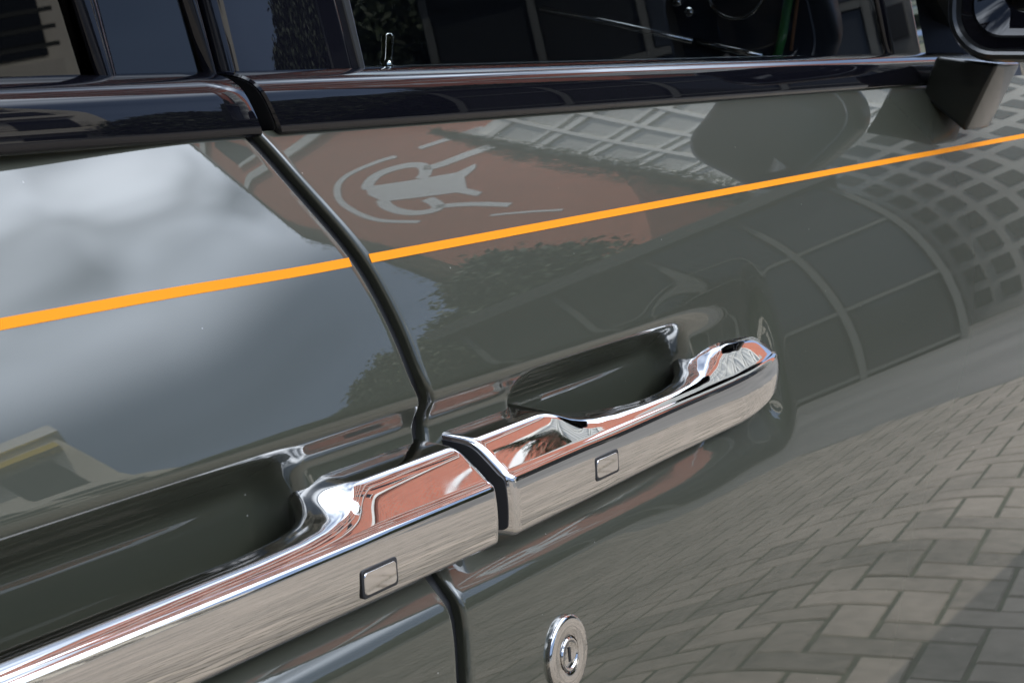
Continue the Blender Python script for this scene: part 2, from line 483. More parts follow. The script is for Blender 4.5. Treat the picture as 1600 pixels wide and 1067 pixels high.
# small lock buttons set in the handle faces
def button(parent, px, py, w, h, yf):
    p = at_y(px, py, yf)
    for nm, ww, hh, yy, m in (('button_groove', w + 0.0030, h + 0.0030, 0.0010, M['rubber']), ('lock_button', w, h, 0.0013, M['chrome'])):
        bm = bmesh.new()
        r = 0.0022; pts = []
        for cx, cz, a0 in ((ww / 2 - r, hh / 2 - r, 0), (-ww / 2 + r, hh / 2 - r, 90), (-ww / 2 + r, -hh / 2 + r, 180), (ww / 2 - r, -hh / 2 + r, 270)):
            for q in range(6):
                a = R(a0 + 18 * q); pts.append((cx + r * math.cos(a), cz + r * math.sin(a)))
        def ring(k, y): return [bm.verts.new((p.x + x * k, p.y - y + 0.065 * z, p.z + z * k)) for x, z in pts]
        r0, r1, r2 = ring(1, -0.003), ring(1, yy - 0.0003), ring(0.97, yy)
        for A, B in ((r0, r1), (r1, r2)):
            for q in range(len(pts)): bm.faces.new((A[q], A[(q + 1) % len(pts)], B[(q + 1) % len(pts)], B[q]))
        bm.faces.new(r2)
        bm_obj(nm, bm, m, parent, smooth=True, sharp=35)
button(fh, 947, 726, 0.026, 0.0105, 0.4484)
button(rh, 592, 902, 0.026, 0.0105, 0.4475)

# key lock on the front door
lp = hit(884, 1021)
e = 0.004
tau_l = math.atan2(float(base(lp.z + e)) - float(base(lp.z - e)), 2 * e)
Ml = Matrix.Translation(lp) @ Matrix(((1, 0, 0, 0), (0, math.sin(tau_l), -math.cos(tau_l), 0), (0, math.cos(tau_l), math.sin(tau_l), 0), (0, 0, 0, 1)))
def on_lock(name, prof, m, parent, n=56):
    vs, fs = lathe(prof, n)
    if prof[-1][0] < 1e-4: pass
    return mesh_obj(name, [Ml @ Vector(v) for v in vs], fs, m, parent, sharp=30)
lock = on_lock('key_lock', [(0.0220, -0.004), (0.0220, 0.0008), (0.0217, 0.0019), (0.0208, 0.0027), (0.0194, 0.0030), (0.0125, 0.0029), (0.0112, 0.0026), (0.0105, 0.0024), (0.0103, 0.0012), (0.0100, 0.0010)], M['chrome'], front)
on_lock('lock_cylinder', [(0.0098, 0.0008), (0.0096, 0.0024), (0.0089, 0.0032), (0.0080, 0.0032), (0.0074, 0.0027), (0.0068, 0.0024), (0.0001, 0.0024)], M['chrome'], lock)
bm = bmesh.new(); box(bm, -0.0011, 0.0011, -0.0040, 0.0040, 0.0016, 0.0027, Ml); bm_obj('keyhole', bm, M['rubber'], lock)

# ------------------------------------------------------------------ gloss black waist rail
yt = float(base(Z_TOP))
def rail_section():
    z0, z1 = Z_TOP - 0.004, 1.1825
    P = [(yt + 0.022, z0 + 0.001), (yt + 0.0015, z0), (yt - 0.0038, z0 + 0.0012), (yt - 0.0048, z0 + 0.0045), (yt - 0.0046, z0 + 0.0085), (yt - 0.0041, z0 + 0.0140), (yt - 0.0032, z0 + 0.0195),
         (yt - 0.0015, z0 + 0.0240), (yt + 0.0030, z0 + 0.0280), (yt + 0.0095, z0 + 0.0302), (yt + 0.017, z0 + 0.0313), (yt + 0.026, z0 + 0.0316), (yt + 0.026, z0 + 0.012)]
    # smooth the open outline
    pts = [Vector(p) for p in P]
    for _ in range(3):
        q = []
        for i in range(len(pts)):
            a, b = pts[i], pts[(i + 1) % len(pts)]
            q += [a.lerp(b, 0.25), a.lerp(b, 0.75)]
        pts = q
    return [(p.x, p.y) for p in pts]
rs = rail_section()
xr0 = at_y(392, 180, yt).x
def rail(parent, x0, x1):
    st = [(x0, inset(rs, 0.0012)), (x0 + 0.0015 * np.sign(x1 - x0), rs)]
    for t in np.linspace(0.02, 1, 30): st.append((x0 + (x1 - x0) * float(t), rs))
    if x1 < x0: st = st[::-1]
    o = sweep('waist_rail', st, M['black_gloss'], parent, zshear=0.55)
    if x1 > x0:
        pl = inset(rs, 0.0022)
        sweep('rail_end_cap', [(x0 - 0.0006, pl), (x0 + 0.003, pl)], M['rubber'], o, zshear=0.55)
    return o
rail(front, xr0 + 0.0085, 1.95)
rail(rear, xr0 - 0.004, -0.55)

# ------------------------------------------------------------------ glasshouse: inclined plane above the rail
TG = math.tan(R(7.5))
YG, ZG = yt + 0.017, 1.179
def gh(x, z, off=0.0): return Vector((x, YG + (z - ZG) * TG + off, z))
def at_gh(px, py, off=0.0):
    d = pix(px, py)
    # d.y t = YG + off + (CAMZ + d.z t - ZG) TG
    t = (YG + off + (CAMZ - ZG) * TG) / (d.y - d.z * TG)
    return Vector((d.x * t, d.y * t, CAMZ + d.z * t))
def edge_line(pa, pb, off=0.0):
    """two photo points on one upright edge -> x as a function of z"""
    a, b = at_gh(*pa, off), at_gh(*pb, off)
    kx = (b.x - a.x) / (b.z - a.z)
    return lambda z: a.x + kx * (z - a.z)
e_bar0 = edge_line((112, 0), (158, 148)); e_bar1 = edge_line((152, 0), (188, 145))
e_rear = edge_line((312, 0), (346, 138)); e_fr0 = edge_line((324, 0), (358, 136))
e_p1 = edge_line((536, 0), (568, 126)); e_p2 = edge_line((546, 0), (575, 126))
e_lip = edge_line((288, 0), (330, 138))
ZR = 1.66
def panel(name, xa, xb, off, m, parent, z0=ZG - 0.07, z1=ZR, nx=6, nz=10, bulge=0.0, thick=0.004):
    vs, fs = [], []
    for j in range(nz + 1):
        z = z0 + (z1 - z0) * j / nz
        for i in range(nx + 1):
            u = i / nx
            x = xa(z) * (1 - u) + xb(z) * u
            vs.append(gh(x, z, off - bulge * (1 - (2 * u - 1) ** 2)))
    n = len(vs)
    for j in range(nz):
        for i in range(nx):
            a = j * (nx + 1) + i; fs.append((a, a + 1, a + nx + 2, a + nx + 1))
    o = mesh_obj(name, vs, fs, m, parent)
    if thick:
        md = o.modifiers.new('solid', 'SOLIDIFY'); md.thickness = thick; md.offset = -1
    return o
cst = lambda v: (lambda z: v)
panel('rear_window', cst(-0.4), lambda z: e_bar0(z) + 0.01, 0.004, M['glass_dark'], rear, thick=0)
panel('window_divider', e_bar0, e_bar1, 0.0, M['black_gloss'], rear, bulge=0.004, nx=10, thick=0.012)
panel('quarter_window', e_bar1, e_lip, 0.003, M['glass_dark'], rear, thick=0)
panel('pillar_edge', e_lip, e_rear, 0.003, M['black_gloss'], rear, bulge=0.005, nx=12, thick=0.012)
panel('pillar_panel', e_fr0, e_p1, 0.001, M['black_gloss'], front, bulge=0.0015, nx=12, thick=0.010)
panel('window_strip', e_p1, e_p2, 0.0, M['mirror_plastic'], front, thick=0.008)
XA = lambda z: 1.70 - (z - ZG) * 0.35
panel('front_window', e_p2, XA, 0.005, M['glass'], front, thick=0)
panel('mirror_sail', XA, lambda z: XA(z) + 0.12, 0.003, M['black_gloss'], front, thick=0.006)
panel('pillar_core', lambda z: e_lip(z) - 0.02, lambda z: e_p2(z) , 0.020, M['dark_void'], car, thick=0.03)

# ------------------------------------------------------------------ door mirror
mir = empty('wing_mirror'); mir.parent = front
XM = 1.735
def mfoot():
    bm = bmesh.new()
    q = [at_x(1462, 88, XM), at_x(1440, 150, XM), at_x(1508, 207, XM), at_x(1560, 100, XM)]
    f = [v + Vector((0.085, 0, 0)) for v in q]
    f[0].x += 0.05; f[1].x += 0.05
    a = [bm.verts.new(v) for v in q]; b = [bm.verts.new(v) for v in f]
    bm.faces.new(a); bm.faces.new(b[::-1])
    for i in range(4): bm.faces.new((a[i], b[i], b[(i + 1) % 4], a[(i + 1) % 4]))
    bmesh.ops.recalc_face_normals(bm, faces=bm.faces)
    bevel_all(bm, 0.004, 3)
    return bm_obj('mirror_foot', bm, M['shaded_foot_paint'], mir, smooth=True, sharp=35)
mfoot()
def rrect(y0, y1, z0, z1, r, n=10):
    pts = []
    for cy, cz, a0 in ((y1 - r, z1 - r, 0), (y0 + r, z1 - r, 90), (y0 + r, z0 + r, 180), (y1 - r, z0 + r, 270)):
        for q in range(n):
            a = R(a0 + 90 * q / (n - 1)); pts.append((cy + r * math.cos(a), cz + r * math.sin(a)))
    return pts
pm = at_x(1476, 30, XM - 0.04); pb = at_x(1560, 98, XM - 0.04)
def loft(name, rings, m, parent, cap_last=False, cap_first=False, sharp=30):
    vs, fs = [], []
    n = len(rings[0][1])
    for x, pts in rings:
        for y, z in pts: vs.append((x, y, z))
    for i in range(len(rings) - 1):
        for k in range(n): fs.append((i * n + k, i * n + (k + 1) % n, (i + 1) * n + (k + 1) % n, (i + 1) * n + k))
    if cap_last: fs.append(tuple(range((len(rings) - 1) * n, len(rings) * n)))
    if cap_first: fs.append(tuple(range(n)))
    bm = bmesh.new(); bv = [bm.verts.new(v) for v in vs]
    for f in fs: bm.faces.new([bv[i] for i in f])
    return bm_obj(name, bm, m, parent, smooth=True, sharp=sharp)
Y1, Y0, Z0m, Z1m = pm.y, pm.y - 0.165, pb.z, pb.z + 0.15
def mr(g, r): return rrect(Y0 + g, Y1 - g, Z0m + g, Z1m - g, r)
xm = XM - 0.04
loft('mirror_housing', [(xm + 0.012, mr(0.0125, 0.034)), (xm + 0.002, mr(0.010, 0.037)), (xm, mr(0.007, 0.040)), (xm + 0.002, mr(0.003, 0.044)), (xm + 0.010, mr(0.0, 0.047)), (xm + 0.05, mr(0.001, 0.047)),
     (xm + 0.10, mr(0.012, 0.05)), (xm + 0.135, mr(0.035, 0.05)), (xm + 0.15, mr(0.06, 0.04))], M['mirror_plastic'], mir, cap_last=True)
loft('mirror_bezel', [(xm + 0.011, mr(0.0125, 0.034)), (xm + 0.012, mr(0.022, 0.030)), (xm + 0.009, mr(0.025, 0.028)), (xm + 0.026, mr(0.045, 0.022)), (xm + 0.03, mr(0.048, 0.02))], M['black_gloss'], mir)
loft('mirror_glass', [(xm + 0.0285, mr(0.0475, 0.02)), (xm + 0.028, mr(0.05, 0.02))], M['mirror_silver'], mir, cap_last=True)

# ------------------------------------------------------------------ rest of the body, plain but whole
def shell(name, pts, m, parent):
    bm = bmesh.new(); box(bm, *pts); bevel_all(bm, 0.03, 3); return bm_obj(name, bm, m, parent, smooth=True, sharp=40)
YC = D + 0.98                                     # car centre line
bm = bmesh.new()
v = [(-0.95, YG + 0.17, 1.64), (1.15, YG + 0.17, 1.64), (1.15, 2 * YC - YG - 0.17, 1.64), (-0.95, 2 * YC - YG - 0.17, 1.64)]
box(bm, -1.0, 1.62, YG + 0.13, 2 * YC - YG - 0.13, ZR - 0.01, ZR + 0.09); bevel_all(bm, 0.035, 3)
bm_obj('roof', bm, M['paint'], car, smooth=True, sharp=40)
shell('bonnet', (2.36, 4.3, D + 0.05, 2 * YC - D - 0.05, 0.35, 1.10), M['paint'], car)
shell('tail', (-1.7, -0.56, D + 0.05, 2 * YC - D - 0.05, 0.35, 1.15), M['paint'], car)
shell('far_side', (-0.55, 2.35, 2 * YC - D - 0.1, 2 * YC - D, 0.35, 1.17), M['paint'], car)
shell('underbody', (-0.9, 3.5, D + 0.12, 2 * YC - D - 0.12, 0.22, 0.42), M['dark_void'], car)
shell('cabin_lining', (-0.55, 0.55, D + 0.15, 2 * YC - D - 0.15, 0.42, 1.12), M['dark_void'], car)
shell('far_light_block', (-0.55, 2.1, 2 * YC - YG - 0.12, 2 * YC - YG - 0.06, 1.0, ZR), M['dark_void'], car)  # dark wall added across the far window openings to keep light out
shell('rear_light_block', (-0.75, -0.62, D + 0.15, 2 * YC - D - 0.15, 1.0, ZR), M['dark_void'], car)  # dark wall added at the back so the cabin stays dim
bm = bmesh.new()
ws = [(1.60, YG + 0.15, ZR + 0.03), (2.42, YG + 0.06, 1.10), (2.42, 2 * YC - YG - 0.06, 1.10), (1.60, 2 * YC - YG - 0.15, ZR + 0.03)]
bm.faces.new([bm.verts.new(q) for q in ws]); bm_obj('windscreen', bm, M['glass'], car)
for yy in (YG + 0.10, 2 * YC - YG - 0.10):
    bm = bmesh.new(); tube(bm, [(1.50, yy + (0.05 if yy < YC else -0.05), ZR + 0.05), (2.36, yy - (0.05 if yy < YC else -0.05), 1.12)], 0.045, 12); bm_obj('windscreen_pillar', bm, M['paint'], car, smooth=True)
for x in (-0.78, 3.35):
    for y, s in ((D + 0.06, 1), (2 * YC - D - 0.06, -1)):
        vs, fs = lathe([(0.20, 0.0), (0.36, 0.0), (0.39, 0.03), (0.39, 0.22), (0.36, 0.25), (0.20, 0.25)], 40)
        Mw = Matrix.Translation((x, y, 0.39)) @ Matrix.Rotation(R(-90 * s), 4, 'X')
        w = mesh_obj('wheel', [Mw @ Vector(q) for q in vs], fs, M['tyre'], car, sharp=40)
        vs, fs = lathe([(0.0001, 0.03), (0.05, 0.02), (0.06, 0.05), (0.18, 0.04), (0.205, 0.0), (0.205, 0.2)], 40)
        mesh_obj('rim', [Mw @ Vector(q) for q in vs], fs, M['chrome_satin'], w, sharp=40)

# interior seen through the front window
def ib(name, c0, c1, m, b=0.004):
    bm = bmesh.new(); box(bm, c0[0], c1[0], c0[1], c1[1], c0[2], c1[2]); bevel_all(bm, b, 2); return bm_obj(name, bm, m, car, smooth=True, sharp=40)
XD = 2.15
dash = ib('dashboard', (XD, YG + 0.02, 0.70), (XD + 0.25, 2 * YC - YG, 1.31), M['leather_navy'], 0.02)
def on_dash(px, py, dx=0.0): return at_x(px, py, XD - dx)
def dash_bar(name, pts, rad, m):
    bm = bmesh.new(); tube(bm, [on_dash(*p, 0.004) for p in pts], rad, 10); return bm_obj(name, bm, m, dash, smooth=True)
dash_bar('chrome_strip', [(845, 14), (960, 38), (1083, 65)], 0.0050, M['chrome_satin'])
dash_bar('chrome_strip', [(1090, 66), (1140, 78), (1192, 88)], 0.0054, M['chrome_satin'])
dash_bar('green_piping', [(1238, -60), (1232, 0), (1222, 60), (1212, 96)], 0.0058, M['leather_green'])
dash_bar('stitching', [(1253, -60), (1246, 0), (1241, 40), (1236, 80)], 0.0022, M['leather_tan'])
c = on_dash(1150, -20, 0.003)
ring = [c + Vector((0, math.cos(a) * 0.040, math.sin(a) * 0.040)) for a in np.linspace(0, 2 * math.pi, 49)]
bm = bmesh.new(); tube(bm, ring, 0.0028, 8, cap=False); bm_obj('vent_ring', bm, M['chrome_satin'], dash, smooth=True)
vs, fs = lathe([(0.0385, 0.0), (0.034, -0.008), (0.0001, -0.01)], 40)
Mv = Matrix.Translation(c + Vector((-0.001, 0, 0))) @ Matrix.Rotation(R(-90), 4, 'Y')
mesh_obj('vent_face', [Mv @ Vector(q) for q in vs], fs, M['dark_void'], dash)
for p in ((1062, 4), (1081, 20)):
    cc_ = on_dash(*p, 0.006); vs, fs = lathe([(0.0075, 0), (0.0072, 0.008), (0.006, 0.012), (0.003, 0.014), (0.0001, 0.0145)], 20)
    Mk = Matrix.Translation(cc_) @ Matrix.Rotation(R(-90), 4, 'Y')
    mesh_obj('knob', [Mk @ Vector(q) for q in vs], fs, M['chrome_satin'], dash)
# chrome lock pin and sill strip behind the glass
pb_ = at_gh(603, 112, 0.035); pt_ = at_gh(606, 52, 0.035)
bm = bmesh.new(); ax = pt_ - pb_
tube(bm, [pb_, pb_ + ax * 0.25, pb_ + ax * 0.3, pb_ + ax * 0.9, pb_ + ax * 0.97, pb_ + ax * 1.0], [0.0042, 0.0042, 0.0034, 0.0038, 0.0028, 0.0008], 14)
bm_obj('lock_pin', bm, M['chrome'], front, smooth=True)
bm = bmesh.new(); a, b = at_gh(575, 107, 0.028), at_gh(905, 104, 0.028)
box(bm, a.x - 0.04, 1.6, a.y, a.y + 0.05, ZG - 0.03, a.z); bevel_all(bm, 0.003, 2)
bm_obj('window_sill', bm, M['chrome_satin'], front, smooth=True, sharp=40)

# ================================================================== the street around the car
O = Vector((0.9, 0.45, 1.0))
def pol(az, dist, z=0.0):
    a = R(az); return Vector((O.x + dist * math.cos(a), O.y - dist * math.sin(a), z))

M['paver'] = mat('concrete_paver', (0.17, 0.15, 0.13), 0.85)
n, l, p = nodes(M['paver'])
oi = n.new('ShaderNodeObjectInfo'); tcn = n.new('ShaderNodeTexCoord'); nz = n.new('ShaderNodeTexNoise')
geo = n.new('ShaderNodeNewGeometry')
nz.inputs['Scale'].default_value = 22; nz.inputs['Detail'].default_value = 8; l.new(geo.outputs['Position'], nz.inputs['Vector'])
rp = n.new('ShaderNodeValToRGB'); rp.color_ramp.elements[0].color = (0.036, 0.032, 0.024, 1); rp.color_ramp.elements[1].color = (0.158, 0.134, 0.108, 1)
rp.color_ramp.elements[0].position = 0.1; rp.color_ramp.elements[1].position = 0.9
mm = n.new('ShaderNodeMath'); mm.operation = 'MULTIPLY_ADD'; mm.inputs[1].default_value = 0.7; mm.inputs[2].default_value = 0.0
l.new(nz.outputs['Fac'], mm.inputs[0]); m2 = n.new('ShaderNodeMath'); m2.operation = 'MULTIPLY_ADD'; m2.inputs[1].default_value = 0.40
l.new(oi.outputs['Random'], m2.inputs[0]); l.new(mm.outputs[0], m2.inputs[2]); st = n.new('ShaderNodeTexNoise'); st.inputs['Scale'].default_value = 2.3; st.inputs['Detail'].default_value = 5; l.new(geo.outputs['Position'], st.inputs['Vector'])
m3 = n.new('ShaderNodeMath'); m3.operation = 'MULTIPLY_ADD'; m3.inputs[1].default_value = 0.9; m3.inputs[2].default_value = -0.45; l.new(st.outputs['Fac'], m3.inputs[0])
m4 = n.new('ShaderNodeMath'); m4.operation = 'ADD'; l.new(m2.outputs[0], m4.inputs[0]); l.new(m3.outputs[0], m4.inputs[1]); l.new(m4.outputs[0], rp.inputs[0]); l.new(rp.outputs[0], p.inputs['Base Color'])
M['ground'] = noise_col(mat('mossy_joint_soil', (0.04, 0.04, 0.03), 0.95), (0.010, 0.013, 0.006), (0.032, 0.034, 0.018), 14, coord='Object')
M['brick'] = mat('red_brickwork', (0.30, 0.085, 0.05), 0.85)
n, l, p = nodes(M['brick'])
bt = n.new('ShaderNodeTexBrick'); bt.inputs['Scale'].default_value = 1.0; bt.inputs['Brick Width'].default_value = 0.22; bt.inputs['Row Height'].default_value = 0.075
bt.inputs['Mortar Size'].default_value = 0.008; bt.inputs['Color1'].default_value = (0.56, 0.165, 0.10, 1); bt.inputs['Color2'].default_value = (0.44, 0.125, 0.075, 1); bt.inputs['Mortar'].default_value = (0.3, 0.25, 0.2, 1)
tcn = n.new('ShaderNodeTexCoord'); mp = n.new('ShaderNodeMapping'); mp.inputs['Rotation'].default_value = (R(90), 0, 0)
l.new(tcn.outputs['Object'], mp.inputs[0]); l.new(mp.outputs[0], bt.inputs['Vector']); l.new(bt.outputs[0], p.inputs['Base Color'])
M['white_paint'] = mat('white_masonry_paint', (0.82, 0.82, 0.80), 0.6)
M['pale_stone'] = noise_col(mat('pale_stone', (0.5, 0.5, 0.47), 0.8), (0.60, 0.61, 0.58), (0.74, 0.74, 0.70), 0.6)
M['grey_stone'] = noise_col(mat('grey_stone', (0.25, 0.25, 0.24), 0.85), (0.20, 0.20, 0.19), (0.28, 0.28, 0.26), 0.8)
M['cream_wall'] = noise_col(mat('cream_render', (0.55, 0.52, 0.45), 0.8), (0.5, 0.47, 0.4), (0.6, 0.57, 0.5), 0.7)
M['win'] = mat('window_glass', (0.02, 0.022, 0.024), 0.05, 0, 0, 0.5)
M['dark_metal'] = mat('dark_metal_cladding', (0.03, 0.033, 0.03), 0.5)
M['leaf'] = noise_col(mat('leaf', (0.04, 0.06, 0.025), 0.6), (0.018, 0.027, 0.012), (0.042, 0.058, 0.024), 1.5)
M['bark'] = noise_col(mat('bark', (0.06, 0.045, 0.03), 0.9), (0.04, 0.03, 0.02), (0.09, 0.07, 0.05), 3)
M['grey_pane'] = mat('dull_grey_pane', (0.075, 0.078, 0.074), 0.2)
M['frame_grey'] = mat('grey_frame_paint', (0.075, 0.078, 0.072), 0.5)
M['yellow'] = mat('yellow_paint', (0.6, 0.42, 0.03), 0.5)

# ground: one sheet to the horizon, joints of dark soil between the pavers
bm = bmesh.new()
rings = [0, 3, 8, 20, 60, 200, 900]
prev = None
for r_ in rings[1:]:
    cur = [bm.verts.new((O.x + r_ * math.cos(a), O.y + r_ * math.sin(a), -0.0045)) for a in np.linspace(0, 2 * math.pi, 65)[:-1]]
    if prev is None: bm.faces.new(cur)
    else:
        for k_ in range(64): bm.faces.new((prev[k_], prev[(k_ + 1) % 64], cur[(k_ + 1) % 64], cur[k_]))
    prev = cur
ground = bm_obj('ground', bm, M['ground']); tag(ground, 'dark mossy soil showing in the joints of the brick paving', None, kind='structure')
pav = empty('pavement'); tag(pav, 'grey brown concrete brick paving laid in a herringbone beside the car', None, kind='structure')
PW = 0.118
def paver_mesh(seed):
    q = random.Random(seed); bm = bmesh.new(); g_ = 0.0055
    box(bm, g_, 2 * PW - g_, g_, PW - g_, -0.03, 0.0)
    top = [e_ for e_ in bm.edges if all(v_.co.z > -0.001 for v_ in e_.verts)]
    bmesh.ops.bevel(bm, geom=top, offset=0.004, segments=1, affect='EDGES')
    for v_ in bm.verts: v_.co += Vector((q.uniform(-.001, .001), q.uniform(-.001, .001), q.uniform(-.0007, .0007)))
    bmesh.ops.translate(bm, verts=bm.verts, vec=(-PW, -PW / 2, 0))
    me = bpy.data.meshes.new('paving_brick'); bmesh.ops.recalc_face_normals(bm, faces=bm.faces); bm.to_mesh(me); bm.free(); me.materials.append(M['paver']); return me
pm_ = [paver_mesh(i) for i in range(6)]
PANG = -8
CR, SR = math.cos(R(PANG)), math.sin(R(PANG))
spots = []
N_ = 96
for i in range(-N_, N_):
    for j in range(-N_, N_):
        s_ = (i - j) % 4
        if s_ == 0: u, w_, h_ = (i + 1) * PW, (j + 0.5) * PW, 0
        elif s_ == 3: u, w_, h_ = (i + 0.5) * PW, (j + 1) * PW, 1
        else: continue
        x, y = 3.0 + u * CR - w_ * SR, -1.5 + u * SR + w_ * CR
        if -4 < x < 7.6 and -9.5 < y < 1.2: spots.append((x, y, h_))
PC = Vector((2.55, -0.55))
spots.sort(key=lambda q: ((q[0] - PC.x) / 1.5) ** 2 + (q[1] - PC.y) ** 2)
for x, y, h_ in spots[:300]:
    o = bpy.data.objects.new('paving_brick', rnd.choice(pm_)); C.objects.link(o); o.parent = pav
    o.location = (x, y, rnd.uniform(-0.0015, 0.0015)); o.rotation_euler = (rnd.uniform(-.006, .006), rnd.uniform(-.006, .006), R(PANG + 90 * h_) + rnd.uniform(-.008, .008))
base_v = [np.array([v_.co[:] for v_ in m_.vertices]) for m_ in pm_]
vs, fs = [], []
off = 0
for x, y, h_ in spots[300:]:
    k_ = rnd.randrange(6); a = R(PANG + 90 * h_) + rnd.uniform(-.008, .008); c_, s_ = math.cos(a), math.sin(a)
    b_ = base_v[k_]; q = np.empty_like(b_); q[:, 0] = b_[:, 0] * c_ - b_[:, 1] * s_ + x; q[:, 1] = b_[:, 0] * s_ + b_[:, 1] * c_ + y; q[:, 2] = b_[:, 2] + rnd.uniform(-.0015, .0015)
    vs.append(q)
    for pl in pm_[k_].polygons:
        if pl.normal.z > -0.5: fs.append([v_ + off for v_ in pl.vertices])
    off += len(b_)
me = bpy.data.meshes.new('paving_field'); me.from_pydata(np.concatenate(vs).tolist(), [], fs); me.materials.append(M['paver']); me.update()
pf = link(bpy.data.objects.new('paving_field', me), pav); pf['kind'] = 'stuff'
# street beyond the paving, darkened and brought near to dim the far reflections
M['street'] = noise_col(mat('darkened_asphalt', (0.06, 0.06, 0.06), 0.9), (0.042, 0.041, 0.038), (0.075, 0.072, 0.066), 0.5)
bm = bmesh.new()
for (x0, x1, y0, y1) in ((7.62, 60, -60, 8), (-30, -4.05, -60, 8), (-4.05, 7.62, -60, -9.55), (-4.05, 7.62, 1.25, 8)):
    f_ = [bm.verts.new((a, b, -0.004)) for a, b in ((x0, y0), (x1, y0), (x1, y1), (x0, y1))]; bm.faces.new(f_)
tag(bm_obj('street', bm, M['street']), 'plain grey street surface beyond the brick paving, darkened to dim far reflections', None, kind='structure')

def frame_at(name, az, dist):
    """local X to the viewer's left as seen from the car, local Y back towards the car"""
    t = empty(name, pol(az, dist)); t.rotation_euler = (0, 0, math.pi - R(az) - R(90)); return t
def lbox(name, parent, x0, x1, y0, y1, z0, z1, m, bev=0.0):
    bm = bmesh.new(); box(bm, x0, x1, y0, y1, z0, z1)
    if bev: bevel_all(bm, bev, 1)
    return bm_obj(name, bm, m, parent)
def copies(o, spots_, parent):
    for i, loc in enumerate(spots_):
        c_ = o if i == 0 else o.copy()
        if i: C.objects.link(c_); c_.parent = parent
        c_.location = loc

# red brick block with the white monogram painted on its wall
BW0, BW1 = -7.0, 6.6
tb = frame_at('brick_building', 15.5, 30)
tag(tb, 'tall red brick building with a white monogram painted on its wall', 'building')
lbox('wall', tb, BW0, BW1, -9, 0, 0, 34, M['brick'])
lbox('parapet', tb, BW0 - 0.1, BW1 + 0.1, -9.1, 0.08, 34, 34.5, M['grey_stone'])
def painted(strokes, fills):
    """white lettering painted on the wall: polylines (x, z, width) and filled outlines"""
    vs, fs = [], []
    for st_ in strokes:
        wid = st_[0]; P = [Vector(p) for p in st_[1]]
        for _ in range(2):
            q = [P[0]]
            for a_, b_ in zip(P, P[1:]): q += [a_.lerp(b_, 0.25), a_.lerp(b_, 0.75)]
            P = q + [P[-1]]
        k0 = len(vs)
        for i, p_ in enumerate(P):
            t_ = (P[min(i + 1, len(P) - 1)] - P[max(i - 1, 0)]).normalized(); n_ = Vector((-t_.y, t_.x)) * wid / 2
            for q in (p_ + n_, p_ - n_): vs.append((q.x, 0.012, q.y))
            if i: fs.append((k0 + 2 * i - 2, k0 + 2 * i, k0 + 2 * i + 1, k0 + 2 * i - 1))
    for f_ in fills:
        k0 = len(vs); vs += [(x, 0.014, z) for x, z in f_]; fs.append(tuple(range(k0, len(vs))))
    o = mesh_obj('painted_monogram', vs, fs, M['white_paint'], tb, smooth=False)
    return o
MURAL_STROKES = [
    (0.15, [(-3.16, 16.29), (-3.52, 16.49), (-4.26, 16.65), (-4.76, 16.51), (-5.15, 16.19), (-5.55, 15.69), (-5.83, 14.99), (-5.97, 14.32), (-5.96, 13.83), (-5.65, 13.07)]),
    (0.27, [(-4.75, 15.60), (-4.61, 15.80), (-4.15, 16.02), (-3.73, 15.94), (-3.37, 15.71), (-3.28, 15.40), (-3.59, 15.05), (-3.86, 14.95)]),
    (0.27, [(-3.40, 15.30), (-3.30, 15.15), (-2.93, 15.03), (-2.39, 14.90), (-1.92, 14.69)]),
    (0.27, [(-5.10, 14.85), (-5.30, 14.55), (-5.42, 14.13), (-5.40, 13.66), (-5.22, 13.37), (-4.96, 13.27), (-4.78, 13.50), (-4.66, 13.95)]),
    (0.22, [(-4.95, 13.40), (-4.79, 13.30), (-4.45, 12.77), (-4.18, 11.98)]),
    (0.15, [(-2.63, 16.09), (-2.15, 15.87), (-1.24, 15.40), (-1.47, 15.56), (-2.05, 15.78), (-1.28, 14.87), (-0.86, 14.95)]),
    (0.10, [(-4.75, 11.9), (-4.3, 11.35), (-3.9, 10.7)])]
MURAL_FILLS = [[(-4.71, 15.76), (-5.02, 15.35), (-5.17, 14.75), (-4.60, 14.10), (-4.15, 13.62), (-4.12, 13.05), (-3.92, 13.10), (-3.88, 13.60), (-3.45, 14.10), (-2.95, 14.25), (-2.78, 14.42), (-3.30, 14.45), (-4.0, 15.05)]]
if MURAL_STROKES: painted(MURAL_STROKES, MURAL_FILLS)

sc_ = lbox('string_course', tb, BW0, BW1, 0.0, 0.12, -0.14, 0.14, M['pale_stone']); copies(sc_, [(0, 0, z) for z in (18.6, 21.2, 23.8, 26.4, 29.0, 31.6)], tb)
bw_ = lbox('window', tb, -0.45, 0.45, -0.1, 0.02, 0, 1.3, M['win']); copies(bw_, [(-4.6 + i * 2.3, 0, z) for z in (19.3, 21.9, 24.5, 27.1, 29.7) for i in range(5)], tb)
bs_ = lbox('window_sill', tb, -0.55, 0.55, 0.0, 0.10, -0.12, 0, M['pale_stone']); copies(bs_, [(-4.6 + i * 2.3, 0, z) for z in (19.3, 21.9, 24.5, 27.1, 29.7) for i in range(5)], tb)

